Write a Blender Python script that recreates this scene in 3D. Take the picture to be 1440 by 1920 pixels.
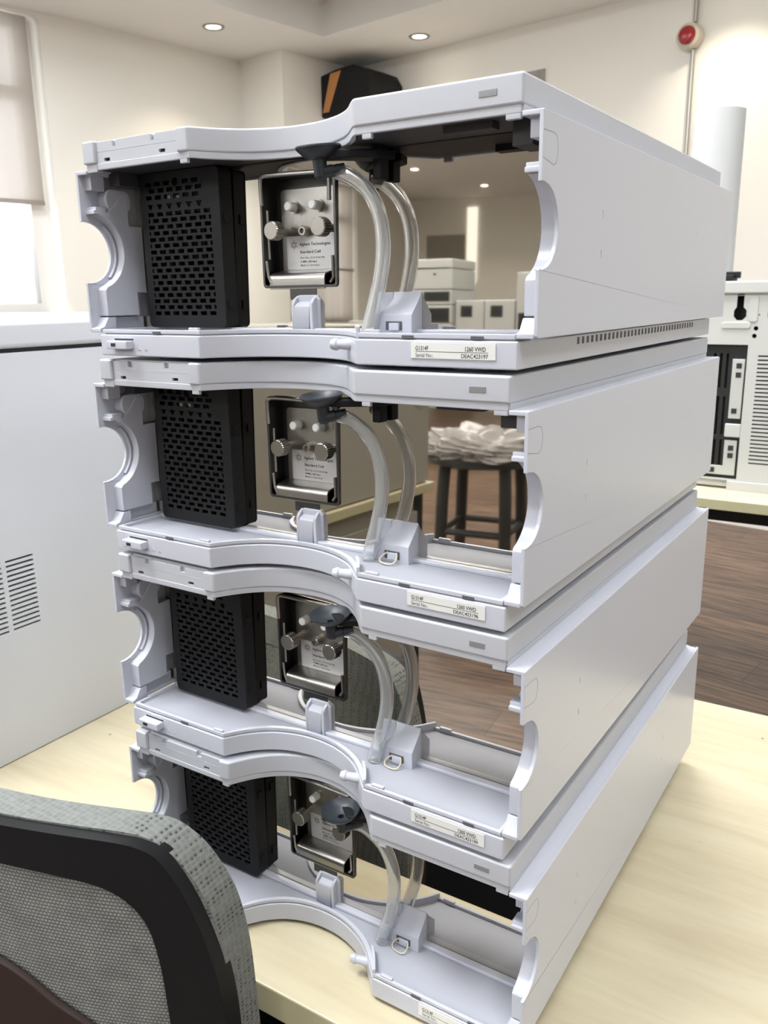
import bpy, bmesh, math, random
from mathutils import Vector, Matrix
random.seed(7)
S = bpy.context.scene
for o in list(bpy.data.objects): bpy.data.objects.remove(o)
COL = S.collection
ZT = 757.0            # floor lies 757 mm under the stack's own zero
MM = 0.001
PI = math.pi

# ------------------------------------------------------------------ camera
cam_d = bpy.data.cameras.new('camera'); cam = bpy.data.objects.new('camera', cam_d); COL.objects.link(cam)
FPX = 1589.2
cam_d.sensor_fit = 'VERTICAL'; cam_d.sensor_height = 36.0; cam_d.lens = FPX*36.0/1920.0
YAW, PITCH, ROLL = 0.57035, 0.24902, 0.01400
fw = Vector((-math.sin(YAW)*math.cos(PITCH), math.cos(YAW)*math.cos(PITCH), -math.sin(PITCH)))
rt = fw.cross(Vector((0, 0, 1))).normalized(); dn = fw.cross(rt)
r2 = math.cos(ROLL)*rt + math.sin(ROLL)*dn; d2 = -math.sin(ROLL)*rt + math.cos(ROLL)*dn
M = Matrix((r2, -d2, -fw)).transposed().to_4x4()
M.translation = Vector((158.35, -392.85, 466.83+ZT))*MM
cam.matrix_world = M
cam_d.clip_start = 0.02; cam_d.clip_end = 100
cam_d.dof.use_dof = True; cam_d.dof.focus_distance = 0.56; cam_d.dof.aperture_fstop = 24
S.camera = cam
S.view_settings.view_transform = 'Standard'; S.view_settings.look = 'None'
S.view_settings.gamma = 1.0; S.view_settings.use_curve_mapping = False
S.view_settings.exposure = 0.48

# ------------------------------------------------------------------ world and light
W = bpy.data.worlds.new('daylight'); S.world = W; W.use_nodes = True
W.node_tree.nodes['Background'].inputs[0].default_value = (0.93, 0.96, 1.0, 1)
W.node_tree.nodes['Background'].inputs[1].default_value = 2.2
ROT = math.radians(-9.0)                 # the room is turned against the tables
E1 = Vector((math.cos(ROT), math.sin(ROT), 0)); E2 = Vector((-math.sin(ROT), math.cos(ROT), 0))
def RP(a, b, z): return (E1*a + E2*b + Vector((0, 0, z+ZT)))*MM
def area(name, a, b, z, sx, sy, power, color, direction):
    l = bpy.data.lights.new(name, 'AREA'); l.shape = 'RECTANGLE'; l.size = sx*MM; l.size_y = sy*MM
    l.energy = power; l.color = color
    o = bpy.data.objects.new(name, l); COL.objects.link(o); o.location = RP(a, b, z)
    dv = (E1*direction[0]+E2*direction[1]+Vector((0, 0, direction[2]))).normalized()
    o.rotation_euler = dv.to_track_quat('-Z', 'Y').to_euler()
    return o
DAY = (0.95, 0.975, 1.0)
WIN_B = [(905, 2180), (-1500, -200), (-4200, -2900), (-8900, -7300)]        # left-wall windows (b from, b to); all after the first added for light
for b0, b1 in WIN_B:
    area('window_daylight', -4680, (b0+b1)/2, 1200, 1500, b1-b0, 820, DAY, (1, 0, 0)).data.size = 1400
FILL_PANELS = [(-1900, 1200), (-700, 1200), (500, 1200), (1500, 1200), (-1900, -600), (-700, -600), (500, -600), (1500, -600), (-1900, -2600), (500, -2600), (-1900, -4800), (500, -4800), (-3100, -4800), (-3100, -6000), (-1900, -6000), (-3100, 1200)]  # unseen ceiling lights, added to brighten the room
for a, b in FILL_PANELS:
    area('added_ceiling_fill', a, b, 2120, 590, 590, 10 if (a > 0 and b > -3000) else (36 if b < -4000 else (30 if a == -700 else 22)), (0.95, 0.98, 1.0), (0, 0, -1))
DOWN = [(-3990, 2978), (-3274, 3932), (-1500, 3900), (-300, 3900), (-3430, -8140), (-3100, -9480), (-1500, -8800)]
for a, b in DOWN:
    l = bpy.data.lights.new('downlight_beam', 'SPOT'); l.energy = 22; l.spot_size = math.radians(115); l.spot_blend = 0.9
    l.color = (1.0, 0.86, 0.68); l.shadow_soft_size = 0.03
    o = bpy.data.objects.new('downlight_beam', l); COL.objects.link(o); o.location = RP(a, b, 1925)

# ------------------------------------------------------------------ materials
def nt(name):
    m = bpy.data.materials.new(name); m.use_nodes = True
    t = m.node_tree; return m, t, t.nodes['Principled BSDF']
def pm(name, col, rough=0.5, metal=0.0, noise=0.0, scale=40.0, bump=0.0, bscale=300.0, spec=0.5):
    m, t, p = nt(name)
    p.inputs['Base Color'].default_value = (*col, 1); p.inputs['Roughness'].default_value = rough
    p.inputs['Metallic'].default_value = metal; p.inputs['Specular IOR Level'].default_value = spec
    tc = t.nodes.new('ShaderNodeTexCoord')
    if noise:
        n = t.nodes.new('ShaderNodeTexNoise'); n.inputs['Scale'].default_value = scale; n.inputs['Detail'].default_value = 4
        t.links.new(tc.outputs['Object'], n.inputs['Vector'])
        mx = t.nodes.new('ShaderNodeMix'); mx.data_type = 'RGBA'
        mx.inputs[6].default_value = (*[c*(1-noise) for c in col], 1); mx.inputs[7].default_value = (*[min(1, c*(1+noise)) for c in col], 1)
        t.links.new(n.outputs['Fac'], mx.inputs[0]); t.links.new(mx.outputs[2], p.inputs['Base Color'])
    if bump:
        n = t.nodes.new('ShaderNodeTexNoise'); n.inputs['Scale'].default_value = bscale; n.inputs['Detail'].default_value = 3
        t.links.new(tc.outputs['Object'], n.inputs['Vector'])
        b = t.nodes.new('ShaderNodeBump'); b.inputs['Strength'].default_value = bump; b.inputs['Distance'].default_value = 0.0006
        t.links.new(n.outputs['Fac'], b.inputs['Height']); t.links.new(b.outputs['Normal'], p.inputs['Normal'])
    return m
PLASTIC = pm('pale_lavender_plastic', (0.53, 0.55, 0.625), 0.27, bump=0.05, bscale=1500)
COVERP = pm('pale_grey_plastic', (0.475, 0.492, 0.54), 0.42, bump=0.08, bscale=1500)
TRAYP = pm('tray_plastic', (0.40, 0.412, 0.468), 0.5, spec=0.12)
DARKIN = pm('dark_metal_inside', (0.035, 0.035, 0.038), 0.55)
MIRROR = pm('polished_steel', (0.615, 0.58, 0.52), 0.02, 1.0)
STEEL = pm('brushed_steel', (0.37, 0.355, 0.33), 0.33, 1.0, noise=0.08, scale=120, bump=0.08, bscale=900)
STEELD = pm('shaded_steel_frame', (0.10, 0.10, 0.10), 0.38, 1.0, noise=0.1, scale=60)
KNOBM = pm('turned_steel', (0.37, 0.35, 0.32), 0.30, 1.0)
LABELM = pm('white_label', (0.74, 0.75, 0.73), 0.45)
PLATELAB = pm('silver_label', (0.60, 0.60, 0.61), 0.33, 0.35)
INK = pm('black_ink', (0.02, 0.02, 0.02), 0.6)
BLACKP = pm('black_plastic', (0.012, 0.0125, 0.014), 0.5, spec=0.2, bump=0.1, bscale=1200)
RUBBER = pm('dark_rubber', (0.022, 0.028, 0.036), 0.4)
PTFE = pm('white_ptfe', (0.80, 0.82, 0.80), 0.4)
GREYWIN = pm('smoky_window', (0.22, 0.225, 0.23), 0.3)
SLOTM = pm('slot_shadow', (0.10, 0.10, 0.115), 0.7)
WALLM = pm('cream_wall_paint', (0.88, 0.87, 0.82), 0.85, noise=0.02, scale=1.5, bump=0.05)
CEILM = pm('ceiling_paint', (0.83, 0.825, 0.80), 0.9)
TILEM = pm('ceiling_tile', (0.78, 0.76, 0.72), 0.9, noise=0.03, scale=30)
FRAMEM = pm('white_window_frame', (0.85, 0.83, 0.80), 0.4)
CABM = pm('cabinet_enamel', (0.64, 0.655, 0.69), 0.35, noise=0.015, scale=6, bump=0.05, bscale=900)
INSTM = pm('instrument_enamel', (0.50, 0.50, 0.48), 0.4)
INSTD = pm('charcoal_panel', (0.022, 0.023, 0.022), 0.6, spec=0.2); FARM = pm('far_instrument_enamel', (0.40, 0.40, 0.38), 0.5)
BEIGEM = pm('beige_enamel', (0.31, 0.295, 0.25), 0.45, noise=0.02, scale=5)
SILVERC = pm('card_silver', (0.55, 0.56, 0.53), 0.4, 0.3)
REDM = pm('red_lens', (0.30, 0.015, 0.02), 0.2)
CREAMP = pm('cream_plastic', (0.62, 0.58, 0.48), 0.4)
PIPEM = pm('galvanised_pipe', (0.42, 0.41, 0.38), 0.3, 0.8)
STOOLM = pm('black_painted_steel', (0.03, 0.033, 0.032), 0.4)
ORANGE = pm('orange_print', (0.55, 0.25, 0.08), 0.5)
ROLLM = pm('matt_white_card', (0.47, 0.48, 0.485), 0.6)
EDGEM = pm('table_edge_band', (0.46, 0.43, 0.27), 0.5, noise=0.04, scale=20)
CORDM = pm('cream_rubber_ring', (0.62, 0.58, 0.44), 0.5)

def tube_mat():
    m, t, p = nt('clear_silicone')
    p.inputs['Base Color'].default_value = (0.93, 0.95, 0.97, 1); p.inputs['Roughness'].default_value = 0.12
    p.inputs['Transmission Weight'].default_value = 0.86; p.inputs['IOR'].default_value = 1.25
    return m
TUBEM = tube_mat()
def emis(name, col, s):
    m = bpy.data.materials.new(name); m.use_nodes = True; t = m.node_tree; t.nodes.clear()
    e = t.nodes.new('ShaderNodeEmission'); e.inputs[0].default_value = (*col, 1); e.inputs[1].default_value = s
    o = t.nodes.new('ShaderNodeOutputMaterial'); t.links.new(e.outputs[0], o.inputs[0]); return m
LAMPE = emis('lamp_glow', (1.0, 0.9, 0.75), 14); PANELE = emis('added_panel_glow', (1.0, 0.985, 0.96), 2.5)
def thinglass():
    m = bpy.data.materials.new('window_glass'); m.use_nodes = True; t = m.node_tree; t.nodes.clear()
    a = t.nodes.new('ShaderNodeBsdfTransparent'); g = t.nodes.new('ShaderNodeBsdfGlossy'); g.inputs['Roughness'].default_value = 0.02
    mx = t.nodes.new('ShaderNodeMixShader'); mx.inputs[0].default_value = 0.06
    o = t.nodes.new('ShaderNodeOutputMaterial')
    t.links.new(a.outputs[0], mx.inputs[1]); t.links.new(g.outputs[0], mx.inputs[2]); t.links.new(mx.outputs[0], o.inputs[0]); return m
GLASS = thinglass()
def sheer():
    m = bpy.data.materials.new('sheer_blind'); m.use_nodes = True; t = m.node_tree; t.nodes.clear()
    d = t.nodes.new('ShaderNodeBsdfDiffuse'); d.inputs[0].default_value = (0.60, 0.54, 0.48, 1)
    tl = t.nodes.new('ShaderNodeBsdfTranslucent'); tl.inputs[0].default_value = (0.36, 0.325, 0.29, 1)
    tr = t.nodes.new('ShaderNodeBsdfTransparent')
    m1 = t.nodes.new('ShaderNodeMixShader'); m1.inputs[0].default_value = 0.6
    m2 = t.nodes.new('ShaderNodeMixShader'); m2.inputs[0].default_value = 0.07
    o = t.nodes.new('ShaderNodeOutputMaterial')
    t.links.new(d.outputs[0], m1.inputs[1]); t.links.new(tl.outputs[0], m1.inputs[2])
    t.links.new(m1.outputs[0], m2.inputs[1]); t.links.new(tr.outputs[0], m2.inputs[2]); t.links.new(m2.outputs[0], o.inputs[0]); return m
SHEER = sheer()

def ramp(t, stops):
    r = t.nodes.new('ShaderNodeValToRGB'); e = r.color_ramp.elements
    while len(e) < len(stops): e.new(0.5)
    for i, (p, c) in enumerate(stops): e[i].position = p; e[i].color = (*c, 1)
    return r
def maple():
    m, t, p = nt('maple_laminate'); p.inputs['Roughness'].default_value = 0.42
    tc = t.nodes.new('ShaderNodeTexCoord'); mp = t.nodes.new('ShaderNodeMapping'); mp.inputs['Scale'].default_value = (2.2, 16, 1)
    mp.inputs['Rotation'].default_value = (0, 0, 0.10)
    t.links.new(tc.outputs['Object'], mp.inputs[0])
    n = t.nodes.new('ShaderNodeTexNoise'); n.inputs['Scale'].default_value = 2.0; n.inputs['Detail'].default_value = 7; n.inputs['Roughness'].default_value = 0.62
    t.links.new(mp.outputs[0], n.inputs[0])
    r = ramp(t, [(0.30, (0.50, 0.43, 0.29)), (0.48, (0.57, 0.505, 0.35)), (0.62, (0.61, 0.55, 0.39)), (0.75, (0.54, 0.475, 0.32))])
    t.links.new(n.outputs['Fac'], r.inputs[0])
    # stray chips and specks of dirt
    v = t.nodes.new('ShaderNodeTexVoronoi'); v.inputs['Scale'].default_value = 34
    t.links.new(tc.outputs['Object'], v.inputs[0])
    lt = t.nodes.new('ShaderNodeMath'); lt.operation = 'LESS_THAN'; lt.inputs[1].default_value = 0.05
    t.links.new(v.outputs['Distance'], lt.inputs[0])
    n2 = t.nodes.new('ShaderNodeTexNoise'); n2.inputs['Scale'].default_value = 9; t.links.new(tc.outputs['Object'], n2.inputs[0])
    g = t.nodes.new('ShaderNodeMath'); g.operation = 'GREATER_THAN'; g.inputs[1].default_value = 0.47; t.links.new(n2.outputs['Fac'], g.inputs[0])
    mu = t.nodes.new('ShaderNodeMath'); mu.operation = 'MULTIPLY'; t.links.new(lt.outputs[0], mu.inputs[0]); t.links.new(g.outputs[0], mu.inputs[1])
    mx = t.nodes.new('ShaderNodeMix'); mx.data_type = 'RGBA'; mx.inputs[7].default_value = (0.22, 0.16, 0.09, 1)
    t.links.new(mu.outputs[0], mx.inputs[0]); t.links.new(r.outputs[0], mx.inputs[6]); t.links.new(mx.outputs[2], p.inputs['Base Color'])
    return m
MAPLE = maple()
def floorwood():
    m, t, p = nt('walnut_floor_planks'); p.inputs['Roughness'].default_value = 0.42; p.inputs['Coat Weight'].default_value = 0.12; p.inputs['Coat Roughness'].default_value = 0.2
    tc = t.nodes.new('ShaderNodeTexCoord'); mp = t.nodes.new('ShaderNodeMapping'); mp.inputs['Scale'].default_value = (1.4, 26, 1)
    t.links.new(tc.outputs['Object'], mp.inputs[0])
    n = t.nodes.new('ShaderNodeTexNoise'); n.inputs['Scale'].default_value = 2.6; n.inputs['Detail'].default_value = 9; n.inputs['Roughness'].default_value = 0.65; n.inputs['Distortion'].default_value = 0.6
    t.links.new(mp.outputs[0], n.inputs[0])
    r = ramp(t, [(0.36, (0.025, 0.012, 0.008)), (0.47, (0.105, 0.055, 0.034)), (0.58, (0.235, 0.145, 0.09)), (0.70, (0.08, 0.042, 0.026))])
    t.links.new(n.outputs['Fac'], r.inputs[0])
    b = t.nodes.new('ShaderNodeTexBrick'); b.offset = 0.5; b.inputs['Scale'].default_value = 1.0
    b.inputs['Brick Width'].default_value = 1.2; b.inputs['Row Height'].default_value = 0.19; b.inputs['Mortar Size'].default_value = 0.0015
    b.inputs['Color1'].default_value = (0.85, 0.85, 0.85, 1); b.inputs['Color2'].default_value = (1.15, 1.15, 1.15, 1); b.inputs['Mortar'].default_value = (0.2, 0.2, 0.2, 1)
    t.links.new(tc.outputs['Object'], b.inputs[0])
    mx = t.nodes.new('ShaderNodeMix'); mx.data_type = 'RGBA'; mx.blend_type = 'MULTIPLY'; mx.inputs[0].default_value = 1
    t.links.new(r.outputs[0], mx.inputs[6]); t.links.new(b.outputs[0], mx.inputs[7]); t.links.new(mx.outputs[2], p.inputs['Base Color'])
    bp = t.nodes.new('ShaderNodeBump'); bp.inputs['Strength'].default_value = 0.5; bp.inputs['Distance'].default_value = 0.002
    t.links.new(n.outputs['Fac'], bp.inputs['Height']); t.links.new(bp.outputs[0], p.inputs['Normal'])
    return m
FLOORM = floorwood()
def fabric(name, c0, c1, sx, sz, rough=0.9, mort=0.27):
    m, t, p = nt(name); p.inputs['Roughness'].default_value = rough
    tc = t.nodes.new('ShaderNodeTexCoord'); sp = t.nodes.new('ShaderNodeSeparateXYZ'); t.links.new(tc.outputs['Object'], sp.inputs[0])
    cb = t.nodes.new('ShaderNodeCombineXYZ')
    ad = t.nodes.new('ShaderNodeMath'); ad.operation = 'ADD'; t.links.new(sp.outputs[0], ad.inputs[0]); t.links.new(sp.outputs[1], ad.inputs[1])
    t.links.new(ad.outputs[0], cb.inputs[0]); t.links.new(sp.outputs[2], cb.inputs[1])
    b = t.nodes.new('ShaderNodeTexBrick'); b.offset = 0.5; b.inputs['Scale'].default_value = 1
    b.inputs['Brick Width'].default_value = sx; b.inputs['Row Height'].default_value = sz; b.inputs['Mortar Size'].default_value = sz*mort
    b.inputs['Mortar Smooth'].default_value = 0.6
    b.inputs['Color1'].default_value = (*c1, 1); b.inputs['Color2'].default_value = (*c1, 1); b.inputs['Mortar'].default_value = (*c0, 1)
    t.links.new(cb.outputs[0], b.inputs[0])
    n = t.nodes.new('ShaderNodeTexNoise'); n.inputs['Scale'].default_value = 60; t.links.new(tc.outputs['Object'], n.inputs[0])
    mx = t.nodes.new('ShaderNodeMix'); mx.data_type = 'RGBA'; mx.blend_type = 'MULTIPLY'; mx.inputs[0].default_value = 0.5
    t.links.new(b.outputs[0], mx.inputs[6]); t.links.new(n.outputs['Fac'], mx.inputs[7]); t.links.new(mx.outputs[2], p.inputs['Base Color'])
    bp = t.nodes.new('ShaderNodeBump'); bp.inputs['Strength'].default_value = 0.6; bp.inputs['Distance'].default_value = 0.0008
    t.links.new(b.outputs['Fac'], bp.inputs['Height']); t.links.new(bp.outputs[0], p.inputs['Normal'])
    return m
MESHF = fabric('grey_mesh_weave', (0.17, 0.178, 0.168), (0.40, 0.41, 0.40), 0.0034, 0.0026)
def dotted():
    m, t, p = nt('pale_grey_dotted_fabric'); p.inputs['Roughness'].default_value = 0.95
    tc = t.nodes.new('ShaderNodeTexCoord'); mp = t.nodes.new('ShaderNodeMapping'); mp.inputs['Scale'].default_value = (255, 255, 350)
    t.links.new(tc.outputs['Object'], mp.inputs[0])
    v = t.nodes.new('ShaderNodeTexVoronoi'); v.inputs['Scale'].default_value = 1; v.inputs['Randomness'].default_value = 0.3
    t.links.new(mp.outputs[0], v.inputs[0])
    r = ramp(t, [(0.14, (0.045, 0.048, 0.045)), (0.28, (0.165, 0.175, 0.168)), (0.8, (0.24, 0.252, 0.24))])
    t.links.new(v.outputs['Distance'], r.inputs[0]); t.links.new(r.outputs[0], p.inputs['Base Color'])
    b = t.nodes.new('ShaderNodeBump'); b.inputs['Strength'].default_value = 0.5; b.inputs['Distance'].default_value = 0.001
    t.links.new(v.outputs['Distance'], b.inputs['Height']); t.links.new(b.outputs[0], p.inputs['Normal'])
    return m
WRAPF = dotted()
def bagm():
    m, t, p = nt('clear_crumpled_plastic'); p.inputs['Base Color'].default_value = (0.62, 0.59, 0.57, 1); p.inputs['Roughness'].default_value = 0.15
    p.inputs['Transmission Weight'].default_value = 0.45; p.inputs['IOR'].default_value = 1.2
    return m
BAGM = bagm(); PAPERM = pm('pinkish_white_paper', (0.46, 0.41, 0.385), 0.7, noise=0.2, scale=12)

# ------------------------------------------------------------------ mesh helpers (all measures in millimetres)
def finish(name, bm, mat, parent=None, bevel=0, seg=2, smooth=True, scale=MM, angle=32):
    bmesh.ops.remove_doubles(bm, verts=bm.verts, dist=1e-4)
    bmesh.ops.recalc_face_normals(bm, faces=bm.faces)
    for v in bm.verts: v.co *= scale
    me = bpy.data.meshes.new(name); bm.to_mesh(me); bm.free()
    mats = mat if isinstance(mat, (list, tuple)) else [mat]
    for k in mats: me.materials.append(k)
    if smooth:
        for f in me.polygons: f.use_smooth = True
        me.set_sharp_from_angle(angle=math.radians(angle))
    o = bpy.data.objects.new(name, me); COL.objects.link(o)
    if parent: o.parent = parent
    if bevel:
        b = o.modifiers.new('bevel', 'BEVEL'); b.width = bevel*MM; b.segments = seg; b.limit_method = 'ANGLE'; b.angle_limit = math.radians(40)
        w = o.modifiers.new('weighted_normal', 'WEIGHTED_NORMAL'); w.weight = 100; w.keep_sharp = False
    return o
AX = {'xy': lambda u, v, w: (u, v, w), 'xz': lambda u, v, w: (u, w, v), 'yz': lambda u, v, w: (w, u, v)}
def prism(bm, pts, w0, w1, plane='xy', mi=0):
    f = AX[plane]
    a = [bm.verts.new(f(u, v, w0)) for u, v in pts]; b = [bm.verts.new(f(u, v, w1)) for u, v in pts]
    fs = [bm.faces.new(a), bm.faces.new(b[::-1])]
    for i in range(len(pts)):
        j = (i+1) % len(pts); fs.append(bm.faces.new((a[i], b[i], b[j], a[j])))
    for q in fs: q.material_index = mi
def box(bm, x0, x1, y0, y1, z0, z1, mi=0):
    prism(bm, [(x0, y0), (x1, y0), (x1, y1), (x0, y1)], z0, z1, 'xy', mi)
def holed(bm, outer, holes, w0, w1, plane='xz', mi=0):
    c = bpy.data.curves.new('tmp', 'CURVE'); c.dimensions = '2D'; c.fill_mode = 'BOTH'; c.extrude = abs(w1-w0)/2
    for lp in [outer]+holes:
        s = c.splines.new('POLY'); s.points.add(len(lp)-1); s.use_cyclic_u = True
        for i, (u, v) in enumerate(lp): s.points[i].co = (u, v, 0, 1)
    o = bpy.data.objects.new('tmp', c); COL.objects.link(o)
    dg = bpy.context.evaluated_depsgraph_get(); me = bpy.data.meshes.new_from_object(o.evaluated_get(dg))
    bpy.data.objects.remove(o); bpy.data.curves.remove(c)
    f = AX[plane]; wm = (w0+w1)/2
    n0 = len(bm.verts); nf = len(bm.faces); bm.from_mesh(me); bpy.data.meshes.remove(me)
    bm.verts.ensure_lookup_table(); bm.faces.ensure_lookup_table()
    for v in bm.verts[n0:]: v.co = Vector(f(v.co.x, v.co.y, v.co.z+wm))
    for q in bm.faces[nf:]: q.material_index = mi
def rect(x0, x1, z0, z1, r=0, n=4):
    if not r: return [(x0, z0), (x1, z0), (x1, z1), (x0, z1)]
    P = []
    for cx, cz, a0 in ((x1-r, z1-r, 0), (x0+r, z1-r, 90), (x0+r, z0+r, 180), (x1-r, z0+r, 270)):
        for i in range(n+1):
            a = math.radians(a0+90*i/n); P.append((cx+r*math.cos(a), cz+r*math.sin(a)))
    return P
def circ(cx, cz, r, n=24): return [(cx+r*math.cos(2*PI*i/n), cz+r*math.sin(2*PI*i/n)) for i in range(n)]
def lathe(bm, prof, n=24, mat=None, mi=0):
    """prof: (radius, height) along local z; mat places it"""
    mat = mat or Matrix(); rings = []
    for r, h in prof:
        if r < 1e-6: rings.append([bm.verts.new(mat @ Vector((0, 0, h)))])
        else: rings.append([bm.verts.new(mat @ Vector((r*math.cos(2*PI*i/n), r*math.sin(2*PI*i/n), h))) for i in range(n)])
    for a, b in zip(rings, rings[1:]):
        for i in range(n):
            j = (i+1) % n
            q = [a[i % len(a)], a[j % len(a)], b[j % len(b)], b[i % len(b)]]
            u = []
            for v in q:
                if v not in u: u.append(v)
            if len(u) > 2: bm.faces.new(u).material_index = mi
def along(p, q):
    p, q = Vector(p), Vector(q); m = (q-p).to_track_quat('Z', 'Y').to_matrix().to_4x4(); m.translation = p; return m
def rod(bm, p, q, r, n=16, r1=None, mi=0):
    L = (Vector(q)-Vector(p)).length; lathe(bm, [(0, 0), (r, 0), (r if r1 is None else r1, L), (0, L)], n, along(p, q), mi)
def smoothpath(P, n=8):
    P = [Vector(p) for p in P]; out = []
    for i in range(len(P)-1):
        a, b, c, d = P[max(i-1, 0)], P[i], P[i+1], P[min(i+2, len(P)-1)]
        for k in range(n):
            t = k/n; out.append(0.5*((2*b)+(c-a)*t+(2*a-5*b+4*c-d)*t*t+(3*b-a-3*c+d)*t**3))
    return out+[P[-1]]
def pipe(bm, path, r, n=14, closed=False, inner=None, rx=None, mi=0):
    """sweep a round section; inner gives a hollow tube"""
    P = [Vector(p) for p in path]; N = len(P); up = Vector((0.13, 0.9, 0.37)).normalized()
    def ringset(rad):
        R = []
        for i in range(N):
            t = (P[(i+1) % N]-P[i-1]) if closed else (P[min(i+1, N-1)]-P[max(i-1, 0)])
            t.normalize(); a = t.cross(up).normalized(); b = t.cross(a).normalized()
            R.append([bm.verts.new(P[i]+a*(rad*math.cos(2*PI*k/n))+b*(rad*math.sin(2*PI*k/n))) for k in range(n)])
        return R
    def skin(R):
        for i in range(N if closed else N-1):
            A, B = R[i], R[(i+1) % N]
            for k in range(n): bm.faces.new((A[k], A[(k+1) % n], B[(k+1) % n], B[k])).material_index = mi
    O = ringset(r); skin(O)
    if inner:
        I = ringset(inner); skin(I)
        if not closed:
            for A, B in ((O[0], I[0]), (O[-1], I[-1])):
                for k in range(n): bm.faces.new((A[k], A[(k+1) % n], B[(k+1) % n], B[k]))
    elif not closed:
        bm.faces.new(O[0]); bm.faces.new(O[-1])
def text(bm, s, x0, x1, z0, z1, y, mi=1, thick=0.0, bold=False):
    """letters lying in the xz plane, facing -y, fitted to the box x0..x1, z0..z1"""
    c = bpy.data.curves.new('tmp', 'FONT'); c.body = s; c.size = 1; c.offset = 0.016 if bold else 0.004
    o = bpy.data.objects.new('tmp', c); COL.objects.link(o)
    dg = bpy.context.evaluated_depsgraph_get(); me = bpy.data.meshes.new_from_object(o.evaluated_get(dg))
    bpy.data.objects.remove(o); bpy.data.curves.remove(c)
    xs = [v.co.x for v in me.vertices]; ys = [v.co.y for v in me.vertices]
    h = 0.73; X0, X1 = min(xs), max(xs); Y0 = 0.0
    for v in me.vertices:
        v.co = ((v.co.x-X0)/(X1-X0)*(x1-x0)+x0, y, (v.co.y-Y0)/h*(z1-z0)+z0)
    nf = len(bm.faces); bm.from_mesh(me); bpy.data.meshes.remove(me); bm.faces.ensure_lookup_table()
    for q in bm.faces[nf:]: q.material_index = mi
def empty(name, loc=(0, 0, 0), rz=0.0, label=None, cat=None, group=None):
    o = bpy.data.objects.new(name, None); COL.objects.link(o); o.location = loc; o.rotation_euler = (0, 0, rz); o.empty_display_size = 0.02
    if label: tag(o, label, cat, group)
    return o
def tag(o, label, cat, group=None, kind=None):
    o['label'] = label; o['category'] = cat
    if group: o['group'] = group
    if kind: o['kind'] = kind
    return o
def struct(o): o['kind'] = 'structure'; return o
def copy_tree(o, parent=None):
    c = o.copy(); COL.objects.link(c); c.parent = parent
    for ch in list(o.children): copy_tree(ch, c)
    return c
def place(o, x, y, z, rz=0): o.location = (x*MM, y*MM, (z+ZT)*MM); o.rotation_euler = (0, 0, rz); return o

# ------------------------------------------------------------------ the room
AL, AR, BB, BF, ZF, ZC = -4455, 3600, 4197, -10400, -757, 1950
def room_obj(name, bm, mat, **k):
    o = struct(finish(name, bm, mat, smooth=False, **k)); o.location = (0, 0, ZT*MM); o.rotation_euler = (0, 0, ROT); return o
bm = bmesh.new(); box(bm, AL-200, AR+200, BF-200, BB+200, ZF-60, ZF); room_obj('floor', bm, FLOORM)
WZ0, WZ1 = 400, 1935
holes = [rect(b0, b1, WZ0, WZ1, 40) for b0, b1 in WIN_B]
bm = bmesh.new(); holed(bm, rect(BF, BB, ZF, ZC+300), holes, AL-200, AL, 'yz'); room_obj('wall_left', bm, WALLM)
bm = bmesh.new(); box(bm, AL-200, AR+200, BB, BB+120, ZF, ZC+300); room_obj('wall_back', bm, WALLM)
bm = bmesh.new(); box(bm, AR, AR+120, BF, BB, ZF, ZC+300); room_obj('wall_right', bm, WALLM)
bm = bmesh.new(); box(bm, AL-200, AR+200, BF-120, BF, ZF, ZC+300); room_obj('wall_front', bm, WALLM)
bm = bmesh.new(); box(bm, AL, -4055, 3545, BB, ZF, ZC); room_obj('trim_1', bm, WALLM)
# lowered border of the ceiling, then the raised grid of tiles
IN = rect(-3681, 2900, -6600, 3540)
bm = bmesh.new(); holed(bm, rect(AL, AR, BF, BB), [IN], ZC, ZC+180, 'xy'); room_obj('ceiling', bm, CEILM)
bm = bmesh.new(); box(bm, AL-100, AR+100, BF-100, BB+100, ZC+180, ZC+230); room_obj('trim_2', bm, TILEM)
bm = bmesh.new()
for i in range(11): box(bm, -3681+600*i-12, -3681+600*i+12, -6600, 3540, ZC+170, ZC+182)
for i in range(17): box(bm, -3681, 2900, 3540-600*i-12, 3540-600*i+12, ZC+170, ZC+182)
room_obj('trim_3', bm, FRAMEM)
for i, (b0, b1) in enumerate(WIN_B):
    bm = bmesh.new()
    hs = []
    mid = (b0+b1)/2; t = 55
    for c0, c1 in ((b0+t, mid-t/2), (mid+t/2, b1-t-40)):
        hs += [rect(c0, c1, WZ0+t, 1520), rect(c0, c1, 1520+t+15, WZ1-t)]
    holed(bm, rect(b0-5, b1+5, WZ0-5, WZ1+5), hs, AL-170, AL-110, 'yz')
    w = room_obj('window_%d' % (i+1), bm, FRAMEM, bevel=6)  # windows after the first are added to bring in light
    bm = bmesh.new()
    for h in hs: prism(bm, h, AL-142, AL-138, 'yz')
    g = finish('pane', bm, GLASS, w, smooth=False)
    bm = bmesh.new(); n = 40
    vs = [[bm.verts.new((AL-55+9*math.sin(k*0.55)+5*math.sin(k*1.3), b0+15+(b1-b0-60)*k/n, z)) for k in range(n+1)] for z in (1003 if i < 3 else 420, 1930)]
    for k in range(n): bm.faces.new((vs[0][k], vs[0][k+1], vs[1][k+1], vs[1][k]))
    bl = finish('sheer_blind', bm, SHEER, w)
    bm = bmesh.new(); box(bm, AL-66, AL-44, b0+15, b1-45, 985, 1006); finish('blind_hem', bm, SHEER, w, smooth=False)
    bm = bmesh.new(); box(bm, AL-210, AL+35, b0-20, b1+20, WZ0-35, WZ0); finish('window_sill', bm, FRAMEM, w, bevel=4)
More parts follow.
